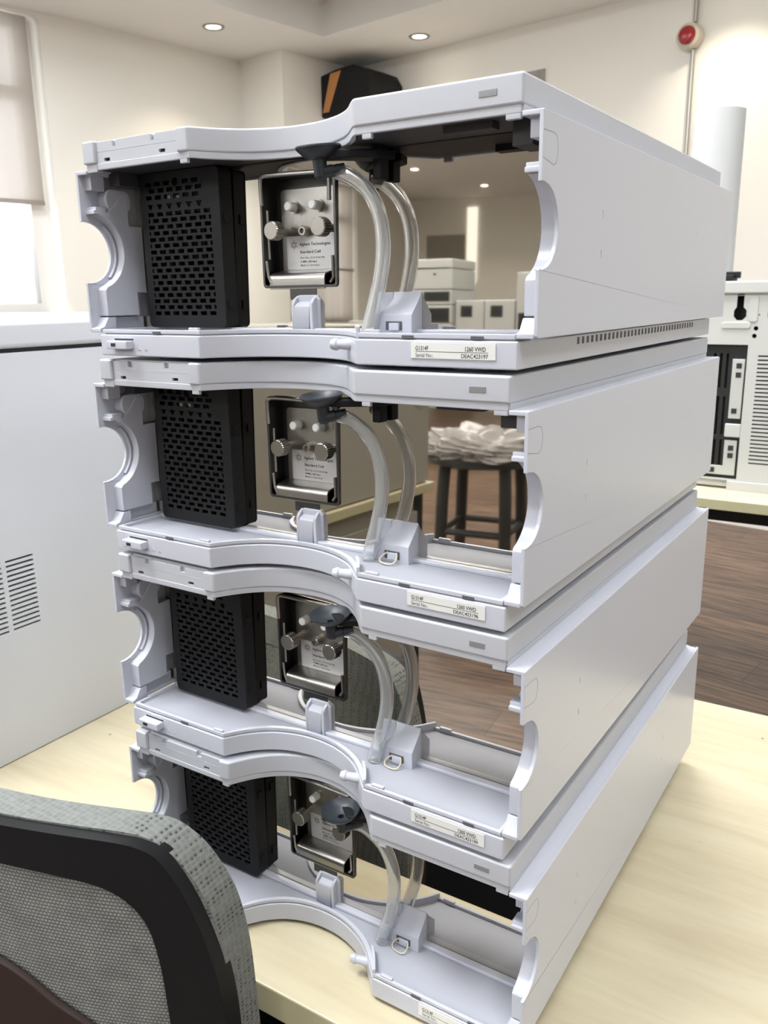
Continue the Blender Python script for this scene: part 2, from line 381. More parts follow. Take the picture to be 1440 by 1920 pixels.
# rear door and narrow lit window, seen only in the polished panels
bm = bmesh.new(); box(bm, -4150, -3620, BF, BF+40, ZF, 1500); room_obj('door_1', bm, BEIGEM)
bm = bmesh.new(); box(bm, -3600, -3470, BF, BF+30, 900, 1830); room_obj('window_5', bm, emis('lit_reveal', (1, 0.95, 0.85), 1.3))
# ceiling fittings
def downlight(a, b, lab, grp):
    t = empty('downlight', RP(a, b, ZC), 0, lab, 'ceiling light', grp)
    bm = bmesh.new(); lathe(bm, [(56, 0), (62, -3), (60, -7), (44, -5), (40, 0)], 32); finish('trim_ring', bm, PIPEM, t)
    bm = bmesh.new(); lathe(bm, [(0, -2.5), (40, -2.5), (40, 0), (0, 0)], 24); finish('lens', bm, LAMPE, t)
for i, (a, b) in enumerate(DOWN):
    if i == 0: downlight(a, b, 'round recessed downlight in the ceiling border above the window wall', None)
    elif i == 1: downlight(a, b, 'round recessed downlight in the ceiling border right of the wall pillar', None)
    elif i == 4: downlight(a, b, 'left one of two downlights mirrored in the topmost module', None)
    elif i == 5: downlight(a, b, 'right one of two downlights mirrored in the topmost module', None)
    else: downlight(a, b, 'round recessed downlight in the lowered ceiling border', 'downlights in the ceiling border')
for a, b in FILL_PANELS:
    bm = bmesh.new(); box(bm, -290, 290, -290, 290, 0, 14)
    o = finish('added_fill_panel', bm, PANELE, smooth=False); o.location = RP(a, b, ZC+168); o.rotation_euler = (0, 0, ROT)
    o.location.z = (ZC+172+ZT)*MM
    tag(o, 'added square fill light panel in the raised ceiling grid', 'ceiling light', 'added fill panels of the ceiling grid')
# conduit, alarm, wall speaker, small panel
bm = bmesh.new(); rod(bm, (-1709, 4175, 700), (-1709, 4175, 1640), 11); rod(bm, (-1709, 4175, 1765), (-1709, 4175, ZC), 11)
o = finish('conduit_pipe', bm, PIPEM); o.location = (0, 0, ZT*MM); o.rotation_euler = (0, 0, ROT)
tag(o, 'grey metal conduit pipe running up the back wall to the alarm', 'pipe')
t = empty('fire_alarm', RP(-1728, 4197, 1702), ROT, 'round cream wall alarm with red lens on the conduit', 'alarm')
bm = bmesh.new(); lathe(bm, [(0, 0), (62, 0), (64, 30), (58, 58), (46, 66), (0, 66)], 32, along((0, 0, 0), (0, -1, 0))); finish('alarm_body', bm, CREAMP, t)
bm = bmesh.new(); lathe(bm, [(44, 0), (42, 12), (32, 24), (0, 30)], 32, along((0, -64, 0), (0, -65, 0))); finish('red_lens', bm, REDM, t)
t = empty('wall_speaker', RP(-3990, 4197, 1780), ROT, 'black wall-mounted box with an orange stripe in the back corner', 'speaker')
bm = bmesh.new(); prism(bm, [(-70, -180), (370, -180), (370, -10), (330, 50), (215, 98), (60, 92), (-70, 74)], -320, -8, 'xz'); finish('speaker_body', bm, BLACKP, t, bevel=14)
bm = bmesh.new()
for q in (((-52, -321, -150), (5, -321, -150), (120, -321, 78), (25, -321, 72)),): bm.faces.new([bm.verts.new(v) for v in q])
o = finish('orange_stripe', bm, ORANGE, t, smooth=False); s_ = o.modifiers.new('thick', 'SOLIDIFY'); s_.thickness = 0.004
bm = bmesh.new(); rod(bm, (-4040, 4180, 1880), (-4040, 4180, ZC), 9)
o = finish('speaker_cable_duct', bm, PIPEM); o.location = (0, 0, ZT*MM); o.rotation_euler = (0, 0, ROT); tag(o, 'thin grey duct dropping from the ceiling to the black speaker', 'pipe')
bm = bmesh.new(); box(bm, -2700, -2572, 4185, 4197, 1560, 1702)
o = finish('wall_panel', bm, pm('grey_panel', (0.35, 0.34, 0.32), 0.6, noise=0.3, scale=30), smooth=False); o.location = (0, 0, ZT*MM); o.rotation_euler = (0, 0, ROT)
tag(o, 'small grey panel on the back wall just above the stack', 'panel')

# ------------------------------------------------------------------ tables
def table(name, x0, x1, y0, y1, lab, legs=True, z=7):
    t = empty(name, ((x0+x1)/2*MM, (y0+y1)/2*MM, 0), 0, lab, 'table'); ox, oy = (x0+x1)/2, (y0+y1)/2
    hx, hy = (x1-x0)/2, (y1-y0)/2; zt = z+ZT
    bm = bmesh.new(); box(bm, -hx, hx, -hy, hy, zt-24, zt); o = finish('tabletop', bm, [MAPLE, EDGEM], t, smooth=False)
    for f in o.data.polygons:
        if abs(f.normal.z) < 0.5: f.material_index = 1
    b = o.modifiers.new('bevel', 'BEVEL'); b.width = 0.0012; b.segments = 2; b.limit_method = 'ANGLE'
    for sx in (-1, 1):
        for sy in (-1, 1):
            bm = bmesh.new(); cx, cy = sx*(hx-45), sy*(hy-45); box(bm, cx-22, cx+22, cy-22, cy+22, 0, zt-24); finish('leg', bm, INSTD, t, bevel=2)
    bm = bmesh.new()
    box(bm, -hx+60, hx-60, hy-60, hy-40, zt-90, zt-24); finish('apron', bm, INSTD, t, smooth=False); bm = bmesh.new(); box(bm, -hx+60, hx-60, -hy+100, -hy+120, zt-74, zt-24)
    finish('apron', bm, INSTD, t, smooth=False)
    if name == 'work_table':
        bm = bmesh.new(); box(bm, -hx+20, hx-20, hy-38, hy-20, 60, zt-90); finish('light_block_panel', bm, INSTD, t, smooth=False)  # unseen panel added to block light from behind the table
    return t
table('work_table', -1330, 900, -30, 561, 'pale maple-topped table carrying the stack of white modules')
table('rear_bench', -1100, 2200, 1600, 2420, 'pale bench behind the stack carrying the large rear instrument')
table('side_desk', -1800, -1012, -1530, -560, 'tan desk behind the photographer carrying the beige appliance')
table('far_bench', -4600, -1200, -6300, -5500, 'far lab bench carrying a row of small white analysers')

# ------------------------------------------------------------------ detector module
PX, PY, PZ = -166.5, 210.0, 10.0     # the module's own base point
ARC = [(-228, 0), (-222, 10), (-214, 20), (-203, 29), (-189, 35), (-173, 37.5), (-157, 36), (-143, 31), (-131, 24), (-121, 15), (-113, 6), (-109.5, 2.2), (-107, 0)]
def catmull(P, n=3):
    return [(v.x, v.y) for v in smoothpath([(x, y, 0) for x, y in P], n)]
arc_c = catmull(ARC[:-1])+[ARC[-1]]
def offs(pts, d, sag=1.0):
    """shift the front outline back by d"""
    return [(x, y+d) for x, y in pts]
ARCB = [(x, y*0.90) for x, y in arc_c]
def front(arc, xl, xr, d, pre=()):  # left to right
    return [(xl, d)]+list(pre)+[(x+(0.0 if abs(y) > 1 else 0), y+d) for x, y in arc]+[(xr, d)]
SHIFT = (-PX, -PY, -PZ)
def part(name, bm, mat, parent, **k):
    bmesh.ops.translate(bm, verts=bm.verts, vec=SHIFT); return finish(name, bm, mat, parent, **k)

def serial_plate(serial, parent):
    bm = bmesh.new(); box(bm, -71.5, -21.8, -1.55, -1.0, 14.7, 22.9, 0)
    zt = 22.9; y = -1.6
    text(bm, 'G1314F', -68.6, -60.7, zt-4.0, zt-1.7, y, bold=True)
    text(bm, '1260 VWD', -38.9, -27.2, zt-4.0, zt-1.7, y, bold=True)
    prism(bm, rect(-68.6, -25.8, zt-4.75, zt-4.5), y-0.02, y+0.03, 'xz', 1)
    text(bm, 'Serial No.:', -68.6, -57.8, zt-7.5, zt-5.4, y)
    if serial: text(bm, serial, -41.2, -25.8, zt-7.5, zt-5.4, y, bold=True)
    return part('serial_label', bm, [LABELM, INK], parent, smooth=False)

def build_detector():
    R = empty('detector_module')
    # --- base
    bm = bmesh.new(); prism(bm, front(ARCB, -321.5, -10, -1)+[(-10, 416), (-321.5, 416)], 10, 24.2)
    base = part('base', bm, PLASTIC, R, bevel=0.9)
    bm = bmesh.new(); prism(bm, front(ARCB, -318.5, -12.5, 1.0)+[(-12.5, 60), (-318.5, 60)], 24, 25.2)
    part('tray_floor', bm, TRAYP, R, bevel=0.3)
    def band(arc, xl, xr, d0, d1, ybk, w=2.6):
        o = front(arc, xl, xr, d0)
        i = [(xr-w, d0+w)]+[(x-(0.9*w if x < -168 else -0.9*w)*min(1, abs(y)/10), y+d0+w*(1 if abs(y) < 30 else 1.0)) for x, y in arc[::-1]]+[(xl+w, d0+w)]
        return o+[(xr, ybk), (xr-w, ybk)]+i+[(xl+w, ybk), (xl, ybk)]
    bm = bmesh.new(); prism(bm, band(ARCB, -319.5, -12, -0.2, 0, 44, 2.4), 25, 27.6)
    for x0, x1 in ((-102, -93), (-238, -229.5)): box(bm, x0, x1, 0.2, 2.6, 27.2, 29.2)
    part('tray_rim', bm, PLASTIC, R, bevel=0.35)
    bm = bmesh.new(); box(bm, -320, -13.5, 39.5, 45.3, 25, 27.9); part('tray_ledge', bm, PLASTIC, R, bevel=0.8)
    bm = bmesh.new()
    for x0, x1 in ((-36.3, -29.2), (-77.7, -70.6), (-270, -263)): box(bm, x0, x1, -0.75, -0.1, 24.8, 26.5)
    part('tray_slot', bm, SLOTM, R, smooth=False)
    bm = bmesh.new()
    for i in range(35): y = 84+i*(353-84)/34; box(bm, -10.2, -9.85, y-1.7, y+1.7, 18.6, 22.6)
    part('base_vents', bm, SLOTM, R, smooth=False)
    bm = bmesh.new(); box(bm, -309, -289, -7.2, -0.5, 14.8, 20.3); part('latch_button', bm, PLASTIC, R, bevel=0.7)
    bm = bmesh.new(); box(bm, -304, -299.5, -7.4, -7.0, 16.6, 18.8); box(bm, -307, -288.6, -1.25, -0.9, 20.6, 21.6); part('latch_slot', bm, INK, R, smooth=False)
    bm = bmesh.new()
    for x in (-283, -277): prism(bm, [(x-1.4, 14.5), (x+1.4, 14.5), (x, 16.8)], -1.35, -0.9, 'xz')
    part('moulded_arrows', bm, PLASTIC, R, smooth=False)
    for x, y in ((-50, 30), (-280, 30), (-50, 380), (-280, 380)):
        bm = bmesh.new(); lathe(bm, [(0, 7), (11, 7), (12, 8), (12, 10.5), (0, 10.5)], 20, Matrix.Translation((x, y, 0))); part('foot', bm, PLASTIC, R)
    # drain spigot
    bm = bmesh.new()
    lathe(bm, [(0, 0.8), (1.8, 0.8), (1.8, 0), (2.7, 0), (3.5, 2.2), (3.6, 3.6), (2.9, 4.6), (2.9, 6.5), (3.2, 9.5), (3.2, 16), (0, 16)], 24, along((-132.8, 10.4, 20.2), (-117, 14.2, 20.2)))
    part('drain_spigot', bm, PLASTIC, R)
    bm = bmesh.new(); gp = smoothpath([(-121, 17.5, 0), (-116.5, 12.5, 0), (-112, 6.5, 0), (-107.5, -0.6, 0)], 4)
    prism(bm, [(p.x, p.y) for p in gp]+[(p.x+1.7, p.y+1.1) for p in gp[::-1]], 24, 31); part('spigot_guard', bm, PLASTIC, R, bevel=0.5)
    # --- top cover
    top = [(-323, -1), (-311, -1), (-311, 3.4), (-237, 3.4), (-237, -1)]+arc_c[:]+[(-10.5, 0)]
    top = [(x, y) for x, y in top]
    bm = bmesh.new(); prism(bm, top+[(-10.5, 418), (-323, 418)], 133, 147.3); part('top_cover', bm, COVERP, R, bevel=1.5, seg=3)
    bm = bmesh.new(); prism(bm, band(arc_c, -321, -12, 0.9, 0, 44, 2.4), 129.4, 133.4)
    for x0, x1 in ((-102.3, -96.5), (-236, -230), (-20, -12.2)): box(bm, x0, x1, 1.0, 3.6, 126.9, 129.8)
    box(bm, -321, -311, 0.4, 5, 128.2, 133.2); box(bm, -14, -10.8, 2, 417, 129.6, 133.3); box(bm, -322.2, -319, 2, 417, 129.6, 133.3)
    part('cover_lip', bm, COVERP, R, bevel=0.4)
    inner = [(x, y+6) for x, y in front(arc_c, -317, -14, 0)]
    bm = bmesh.new(); prism(bm, inner+[(-14, 60), (-317, 60)], 130.2, 132.9)
    box(bm, -60, -32, 12, 20, 126.5, 130.4); box(bm, -24, -13, 18, 40, 118, 130.3); box(bm, -321, -311, 18, 44, 121.5, 130.2)
    part('cover_underside', bm, DARKIN, R, bevel=0.3)
    strip = [(-311, 129.3), (-237, 129.3), (-237, 146.3), (-256, 146.3), (-256, 142.6), (-260.5, 142.6), (-260.5, 146.3), (-291.5, 146.3), (-291.5, 142.6), (-296, 142.6), (-296, 146.3), (-311, 146.3)]
    bm = bmesh.new(); holed(bm, strip, [rect(-304.2, -298.8, 134.2, 136.2, 0.4), rect(-253.6, -248.2, 134.8, 136.8, 0.4)], 1.2, 3.2, 'xz')
    prism(bm, rect(-311, -237, 140.3, 140.5), 1.1, 1.25, 'xz')
    part('cover_strip', bm, COVERP, R, bevel=0.3)
    bm = bmesh.new(); box(bm, -310.5, -237.5, 3.15, 3.38, 133.5, 138); part('strip_backing', bm, INK, R, smooth=False)  # black sheet standing in for the dark void behind the slots
    bm = bmesh.new(); box(bm, -33.75, -24.1, -0.25, 0.2, 138.1, 141.3); part('status_window', bm, GREYWIN, R, bevel=0.15)
    # --- side panels
    def arcpts(r, cy, cz, a0, a1, n=20): return [(cy+r*math.cos(math.radians(a0+(a1-a0)*i/n)), cz+r*math.sin(math.radians(a0+(a1-a0)*i/n))) for i in range(n+1)]
    def side(sx):
        fx = (lambda x: x) if sx > 0 else (lambda x: -333-x)
        bm = bmesh.new()
        skin = [(0, 130)]+[(0, 98.4)]+arcpts(20, 2.2, 78.5, 94, -94)+[(0, 58.4), (0, 26.6), (1.5, 25.6), (421, 25.6), (421, 130)]
        mk = [rect(y-0.4, y+0.4, z-2.2, z+2.2) for y, z in ((87.6, 89.5), (87.6, 68.2), (301.7, 89.5), (301.7, 68.2))]
        holed(bm, skin, mk, fx(0), fx(-2.3), 'yz')
        prism(bm, rect(0, 421, 127.6, 130), fx(-2), fx(-11.2), 'yz')
        prism(bm, rect(14, 421, 25.6, 27.6), fx(-2), fx(-9.6), 'yz')
        prism(bm, rect(418.5, 421, 25.6, 130), fx(-2), fx(-9.6), 'yz')
        p = part('side_panel', bm, PLASTIC, R, bevel=0.9)
        bm = bmesh.new()
        fr = [(6.4, 103), (6.4, 104)]+arcpts(24.5, 2.0, 79, 78, -72, 18)+[(7.8, 53.8), (7.8, 36.2), (36, 36.2), (36, 52), (44.5, 52), (44.5, 97), (33, 97), (33, 118), (28, 118), (22, 110), (14, 104)]
        fr = fr[2:]
        prism(bm, fr, fx(-2), fx(-11), 'yz')
        part('panel_frame', bm, PLASTIC, p, bevel=0.5)
        bm = bmesh.new()
        prism(bm, [(3.8, 103.2), (14, 103.2), (14, 108), (5.4, 108), (5.4, 105.8), (3.8, 105.8)], fx(-1.8), fx(-11), 'yz')
        part('panel_clip', bm, PLASTIC, p, bevel=0.4); bm = bmesh.new()
        prism(bm, rect(5, 16, 118.5, 128), fx(-2), fx(-9), 'yz')
        part('panel_block', bm, PLASTIC, p, bevel=0.4); bm = bmesh.new()
        prism(bm, [(-0.2, 25.4), (-0.2, 28), (3.4, 29.2), (7.6, 35.4), (14, 35.4), (14, 25.4)], fx(-2.1), fx(-11.4), 'yz')
        prism(bm, rect(13.5, 44, 27.4, 35.3), fx(-2.1), fx(-6), 'yz')
        part('panel_foot', bm, PLASTIC, p, bevel=0.4)
        bm = bmesh.new()
        cy, cz = 2.2, 78.5
        tabl = [(0.2, 108.8), (13.5, 106.8), (16.5, 108), (18.2, 112), (18.2, 117), (16, 120.4), (12, 121.2), (0.2, 121.0)]
        w = 0.22
        path = tabl[::-1] if sx > 0 else tabl
        for (y0, z0), (y1, z1) in zip(tabl, tabl[1:]):
            d = math.hypot(y1-y0, z1-z0); ny, nz = (z0-z1)/d*w/2, (y1-y0)/d*w/2
            prism(bm, [(y0-ny, z0-nz), (y1-ny, z1-nz), (y1+ny, z1+nz), (y0+ny, z0+nz)], fx(0.04), fx(-0.5), 'yz')
        part('tab_outline', bm, SLOTM, p, smooth=False)
        if sx < 0:
            bm = bmesh.new()
            lt = rect(15, 37, 105.5, 120.5, 6, 6)
            prism(bm, lt, fx(-2), fx(-10.5), 'yz')
            part('finger_latch', bm, PLASTIC, p, bevel=1.2)
            bm = bmesh.new(); ap = arcpts(22.2, 2.2, 78.5, 52, -46, 16)+arcpts(23.4, 2.2, 78.5, -46, 52, 16)
            prism(bm, ap, fx(-2), fx(-4.5), 'yz'); part('arc_ridge', bm, PLASTIC, p, bevel=0.2)
        return p
    side(1); side(-1)
    # --- chassis and polished front plate
    bm = bmesh.new(); box(bm, -321, -12, 64, 414, 24, 133); part('chassis', bm, DARKIN, R, smooth=False)
    tl = math.radians(0.8)
    def my(z): return 46+(z-80)*math.tan(tl)
    bm = bmesh.new()
    holed(bm, rect(-329, -11, 25.6, 129.8), [rect(-211.4, -152.2, 53.2, 121.6, 2.2)], 46, 47.2, 'xz')
    for v in bm.verts: v.co.y += (v.co.z-80)*math.tan(tl)
    part('polished_plate', bm, MIRROR, R, smooth=False)
    # --- vent grille box
    bm = bmesh.new()
    hs = []
    for r in range(17):
        z = 36.2+4.1*r
        if r % 2 == 0: xs = [(-303+8.75*i, 6.0) for i in range(7)]
        else: xs = [(-303, 1.6)]+[(-303+4.4+8.75*i, 6.0) for i in range(6)]+[(-246.2, 2.2)]
        hs += [rect(x, x+w, z, z+2.6) for x, w in xs]
    hs += [[(-303+9.2*i, 109.6), (-297.5+9.2*i, 109.6), (-299.5+9.2*i, 106.2), (-301+9.2*i, 106.2)] for i in range(6)]
    for r in range(3):
        z = 112.6+4.3*r; hs += [rect(-304+8.75*i+(3 if r == 1 else 0), -298+8.75*i+(3 if r == 1 else 0), z, z+2.8) for i in range(6) if not (i == 3 and r == 2)]
    hs.append(circ(-275.4, 122.9, 2.9, 16))
    gz = rect(-309, -236, 28, 129.6, 3.5)
    holed(bm, gz, hs, 33.6, 35.0, 'xz')
    G = part('vent_grille', bm, BLACKP, R, smooth=False)
    bm = bmesh.new(); holed(bm, gz, [rect(-307, -238, 30, 127.6, 2)], 35.0, 45.6, 'xz')
    for z0 in (40, 95): box(bm, -236.2, -235.0, 37, 41, z0, z0+6)
    part('grille_housing', bm, BLACKP, G, bevel=0.5)
    bm = bmesh.new(); box(bm, -306, -239, 44.6, 45.4, 31, 126)
    for k in range(9): box(bm, -306+8*k, -305.2+8*k, 40, 44.6, 31, 104)
    part('grille_core', bm, BLACKP, G, smooth=False)
    bm = bmesh.new(); box(bm, -287, -282.5, 37, 41, 112.4, 115.4); box(bm, -278, -275.6, 37, 41, 112.4, 115); part('connector', bm, LABELM, G, bevel=0.3)
    # --- flow cell
    F = empty('flow_cell'); F.parent = R
    bm = bmesh.new(); holed(bm, rect(-211.6, -152, 53, 121.8, 2.5), [rect(-210, -153.6, 54.6, 120.2, 1.5)], 44.6, 60, 'xz')
    box(bm, -211, -152.6, 60, 61, 53.5, 121.3)
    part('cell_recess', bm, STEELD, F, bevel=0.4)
    bm = bmesh.new()
    pipe(bm, smoothpath([(-209.5, 44, 104), (-209.8, 44, 118), (-208, 44, 121), (-200, 44, 121.8), (-160, 44, 120.6), (-156.2, 44, 119), (-156, 44, 104)], 4), 1.3, 8)
    part('cell_frame', bm, STEEL, F)
    for pp, rr_ in (([(-206, 45, 101), (-205.6, 45, 71)], 0.8), ([(-208, 44.6, 70), (-207, 44.6, 60), (-205, 44.8, 56)], 0.9), ([(-156, 46, 72), (-155.6, 46, 59), (-158, 46, 56)], 1.1)):
        bm = bmesh.new(); pipe(bm, pp, rr_, 8); part('cell_clip', bm, STEEL, F)
    bm = bmesh.new(); prism(bm, rect(-204.5, -153.6, 62, 114.2, 3), 57, 58.4, 'xz'); part('cell_plate', bm, STEEL, F, bevel=0.3)
    bm = bmesh.new(); prism(bm, [(57.4, 64.2), (49, 62.6), (46.4, 61.9), (45.2, 60.6), (44.8, 58.5), (44.8, 52.2), (46.2, 52.2), (46.2, 58.5), (47, 60.4), (49.4, 61.2), (57.4, 62.8)], -206.5, -162, 'yz')
    part('cell_lip', bm, STEEL, F, bevel=0.3)
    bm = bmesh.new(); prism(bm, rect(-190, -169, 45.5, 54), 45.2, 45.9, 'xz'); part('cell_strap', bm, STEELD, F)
    def knob(x, z):
        k = []
        bm = bmesh.new(); n = 48; prof = []
        m = along((x, 40.6, z), (x, 50, z))
        for h, s in ((0, 0.9), (0.6, 1.0), (7.4, 1.0), (8.0, 0.92)):
            prof.append([bm.verts.new(m @ Vector(((5.9 if i % 2 else 5.55)*s*math.cos(2*PI*i/n), (5.9 if i % 2 else 5.55)*s*math.sin(2*PI*i/n), h))) for i in range(n)])
        for a, b in zip(prof, prof[1:]):
            for i in range(n): bm.faces.new((a[i], a[(i+1) % n], b[(i+1) % n], b[i]))
        bm.faces.new(prof[0]); bm.faces.new(prof[-1])
        rod(bm, (x, 48, z), (x, 57.2, z), 2.6, 20)
        return part('thumb_screw', bm, KNOBM, F, angle=25)
    knob(-200.4, 88.3); knob(-163.2, 89)
    for x in (-192.6, -173.2):
        bm = bmesh.new(); lathe(bm, [(0, 0), (2.2, 0), (2.9, 0.8), (2.9, 7.6), (0, 7.6)], 20, along((x, 48.4, 103), (x, 57, 103)), 0)
        lathe(bm, [(2.9, 0), (3.8, 0), (3.8, 1.8), (0, 1.8)], 20, along((x, 55.4, 103), (x, 58, 103)), 1)
        part('cell_plug', bm, [PTFE, KNOBM], F)
    bm = bmesh.new(); lathe(bm, [(0, 2.5), (1.6, 2.5), (1.6, 0), (2.8, 0), (3.2, 0.6), (3.2, 6), (0, 6)], 24, along((-183.8, 51.4, 88), (-183.8, 58, 88))); part('socket_screw', bm, KNOBM, F)
    bm = bmesh.new(); x0, zt = -200.5, 85.3; y = 56.75
    prism(bm, rect(x0, -160.2, 64.6, zt, 1.2), 56.8, 57.1, 'xz', 0)
    for i in range(12):
        a = 2*PI*i/12; r0, r1 = 0.9, (2.9 if i % 2 else 2.3)
        c, s = math.cos(a), math.sin(a); w = 0.16; cx, cz = x0+5.8, zt-5.3
        prism(bm, [(cx+r0*c-w*s, cz+r0*s+w*c), (cx+r1*c-w*s, cz+r1*s+w*c), (cx+r1*c+w*s, cz+r1*s-w*c), (cx+r0*c+w*s, cz+r0*s-w*c)], y, y+0.05, 'xz', 1)
    text(bm, 'Agilent Technologies', x0+10.4, x0+35.2, zt-6.0, zt-4.1, y, bold=True)
    text(bm, 'Standard Cell', x0+10.7, x0+27.2, zt-10.7, zt-8.9, y, bold=True)
    text(bm, 'Part No.: G1314-60186', x0+11, x0+30.3, zt-14.1, zt-12.9, y)
    text(bm, '4 MPa (40 bar)', x0+11, x0+24, zt-16.5, zt-15.2, y, bold=True)
    text(bm, 'Made in Germany', x0+11, x0+26, zt-18.7, zt-17.5, y)
    part('cell_label', bm, [PLATELAB, INK], F, smooth=False)
    # --- post under the cell
    bm = bmesh.new()
    prism(bm, [(-184.5, 25), (-165.5, 25), (-165.5, 45.5), (-168, 48.4), (-182, 48.4), (-184.5, 45.5)], 43.5, 45.6, 'xz')
    prism(bm, [(45, 45), (40, 42.8), (38.6, 41), (38.6, 25), (45, 25)], -182.2, -170, 'yz')
    prism(bm, [(45, 48.2), (41, 46), (38.6, 43), (38.6, 25), (45, 25)], -184.5, -182.2, 'yz'); prism(bm, [(45, 48.2), (41, 46), (38.6, 43), (38.6, 25), (45, 25)], -170, -167.6, 'yz')
    part('cell_post', bm, PLASTIC, R, bevel=0.6)
    # --- tube guide
    bm = bmesh.new(); lev = []
    for z, y, xl in ((25, 33.6, -117.4), (28, 33.6, -117.4), (33, 33.6, -117.4), (36.6, 33.8, -117.2), (38.4, 35.6, -114.2), (41.6, 38.8, -111.2), (45.4, 42.6, -110.2), (49.4, 45.2, -111.2)):
        lev.append([bm.verts.new(c) for c in ((xl, y, z), (-92, y, z), (-92, 45.9, z), (xl, 45.9, z))])
    for a, b in zip(lev, lev[1:]):
        for i in range(4): bm.faces.new((a[i], a[(i+1) % 4], b[(i+1) % 4], b[i]))
    bm.faces.new(lev[0]); bm.faces.new(lev[-1])
    box(bm, -121.5, -111, 44.2, 45.8, 25, 49.2)
    H = part('tube_guide', bm, PLASTIC, R, bevel=0.35)
    bm = bmesh.new(); box(bm, -109.5, -98.5, 33.25, 33.9, 27.6, 32.6); part('guide_opening', bm, SLOTM, H, smooth=False)
    bm = bmesh.new(); box(bm, -106.6, -100, 31.6, 33.6, 27.4, 31.8); part('guide_block', bm, PLASTIC, H, bevel=0.4)
    # --- leak funnel, bracket, tube
    c = Vector((-143, 17, 129)); ax = Vector((-0.02, -0.10, 1)).normalized()
    m = ax.to_track_quat('Z', 'Y').to_matrix().to_4x4(); m.translation = c
    bm = bmesh.new(); lathe(bm, [(12.6, 0.4), (13.0, 0.9), (13.2, 0), (12.4, -1.3), (9.5, -4.0), (6.2, -5.8), (4.0, -6.6), (3.8, -15.4), (2.6, -17), (0, -17)], 40, m)
    lathe(bm, [(12.6, 0.4), (8.6, -3.0), (2.2, -4.6), (2.0, -8), (0, -8)], 40, m)
    p0 = c-ax*13.2
    lathe(bm, [(3.4, 0), (3.4, 5.6), (3.0, 5.8), (3.0, 12.5), (0, 12.5)], 24, along(p0+Vector((1.5, 0.6, 0)), (-132, 26.5, 118)))
    part('leak_funnel', bm, RUBBER, R)
    bm = bmesh.new(); prism(bm, [(-147, 24), (-136, 16), (-128, 20), (-112, 30), (-108, 44), (-122, 44), (-136, 30)], 122.6, 127.2); box(bm, -119, -113, 36, 44.4, 112, 131)
    part('funnel_bracket', bm, BLACKP, R, bevel=0.8)
    path = smoothpath([(-139, 24.6, 116.8), (-133.5, 26.8, 115.6), (-127, 28.5, 112.4), (-118.5, 29.8, 105.5), (-112.3, 30, 96), (-109, 30, 84), (-108.6, 30, 70), (-111, 30, 56), (-115, 30, 42), (-118.4, 29.4, 30), (-119, 29, 26.5)], 5)
    bm = bmesh.new(); pipe(bm, path[2:], 4.4, 18, inner=3.1); part('drain_tube', bm, TUBEM, R, angle=60)
    return R
proto = build_detector()
def add_ring(parent):
    bm = bmesh.new()
    P = smoothpath([(-106.5, 32.6, 31.8), (-109.6, 31, 29.6), (-110.6, 29.4, 27.4), (-108.6, 27.2, 26.4), (-104, 26, 26.3), (-100.4, 26.6, 26.4), (-99, 29, 27.6), (-99.2, 31.4, 30.2), (-100.4, 32.8, 31.9)], 4)
    pipe(bm, P, 0.55, 8); return part('rubber_ring', bm, CORDM, parent)
OFF = [(-5.826, 4.603, -0.0047261), (-7.975, 1.905, -0.0116331), (-5.454, 0.576, -0.0098153), (0, 0, 0)]
LBL = ['topmost open-fronted white detector module of the stack, serial ending 197',
       'second white detector module from the top of the stack, serial ending 196',
       'third white detector module from the top of the stack, serial ending 199',
       'lowest white detector module of the stack, resting on the table']
SER = ['DEAC423197', 'DEAC423196', 'DEAC423199', None]
mods = [proto]+[copy_tree(proto) for _ in range(3)]
for k in range(4):
    u = 3-k      # mods[0] is the lowest
    o = mods[k]; dx, dy, a = OFF[u]; c_, s__ = math.cos(a), math.sin(a)
    place(o, c_*PX-s__*PY+dx, s__*PX+c_*PY+dy, PZ+140*(3-u), a)
    tag(o, LBL[u], 'detector', 'stacked detector modules')
    serial_plate(SER[u], o)
    if u > 0: add_ring([c for c in o.children if c.name.startswith('tube_guide')][0])

# ------------------------------------------------------------------ white cabinet on the left
t = place(empty('instrument_cabinet', label='large pale grey instrument cabinet with slotted side at the left edge', cat='cabinet'), -880, 240, 7)
slots = []
for y0, y1 in ((79, 110), (43, 74), (7, 38)):
    for i in range(15): slots.append(rect(y0-240, y1-240, 137.5+5.1*i, 139.7+5.1*i))
bm = bmesh.new(); holed(bm, rect(-262, 290, 1, 412, 2), slots, 286, 290, 'yz'); box(bm, -290, 286, -262, 290, 1, 412)
part_ = finish('cabinet_body', bm, CABM, t, bevel=1.5)
bm = bmesh.new()
box(bm, 285.5, 286.4, -240, -120, 125, 220); finish('slot_backing', bm, INK, t, smooth=False)
bm = bmesh.new(); box(bm, -290, 291, -264, 292, 416, 442); finish('cabinet_lid', bm, CABM, t, bevel=5, seg=4)
bm = bmesh.new(); box(bm, -280, 284, -256, 284, 411, 417); finish('lid_seam', bm, INK, t, smooth=False)

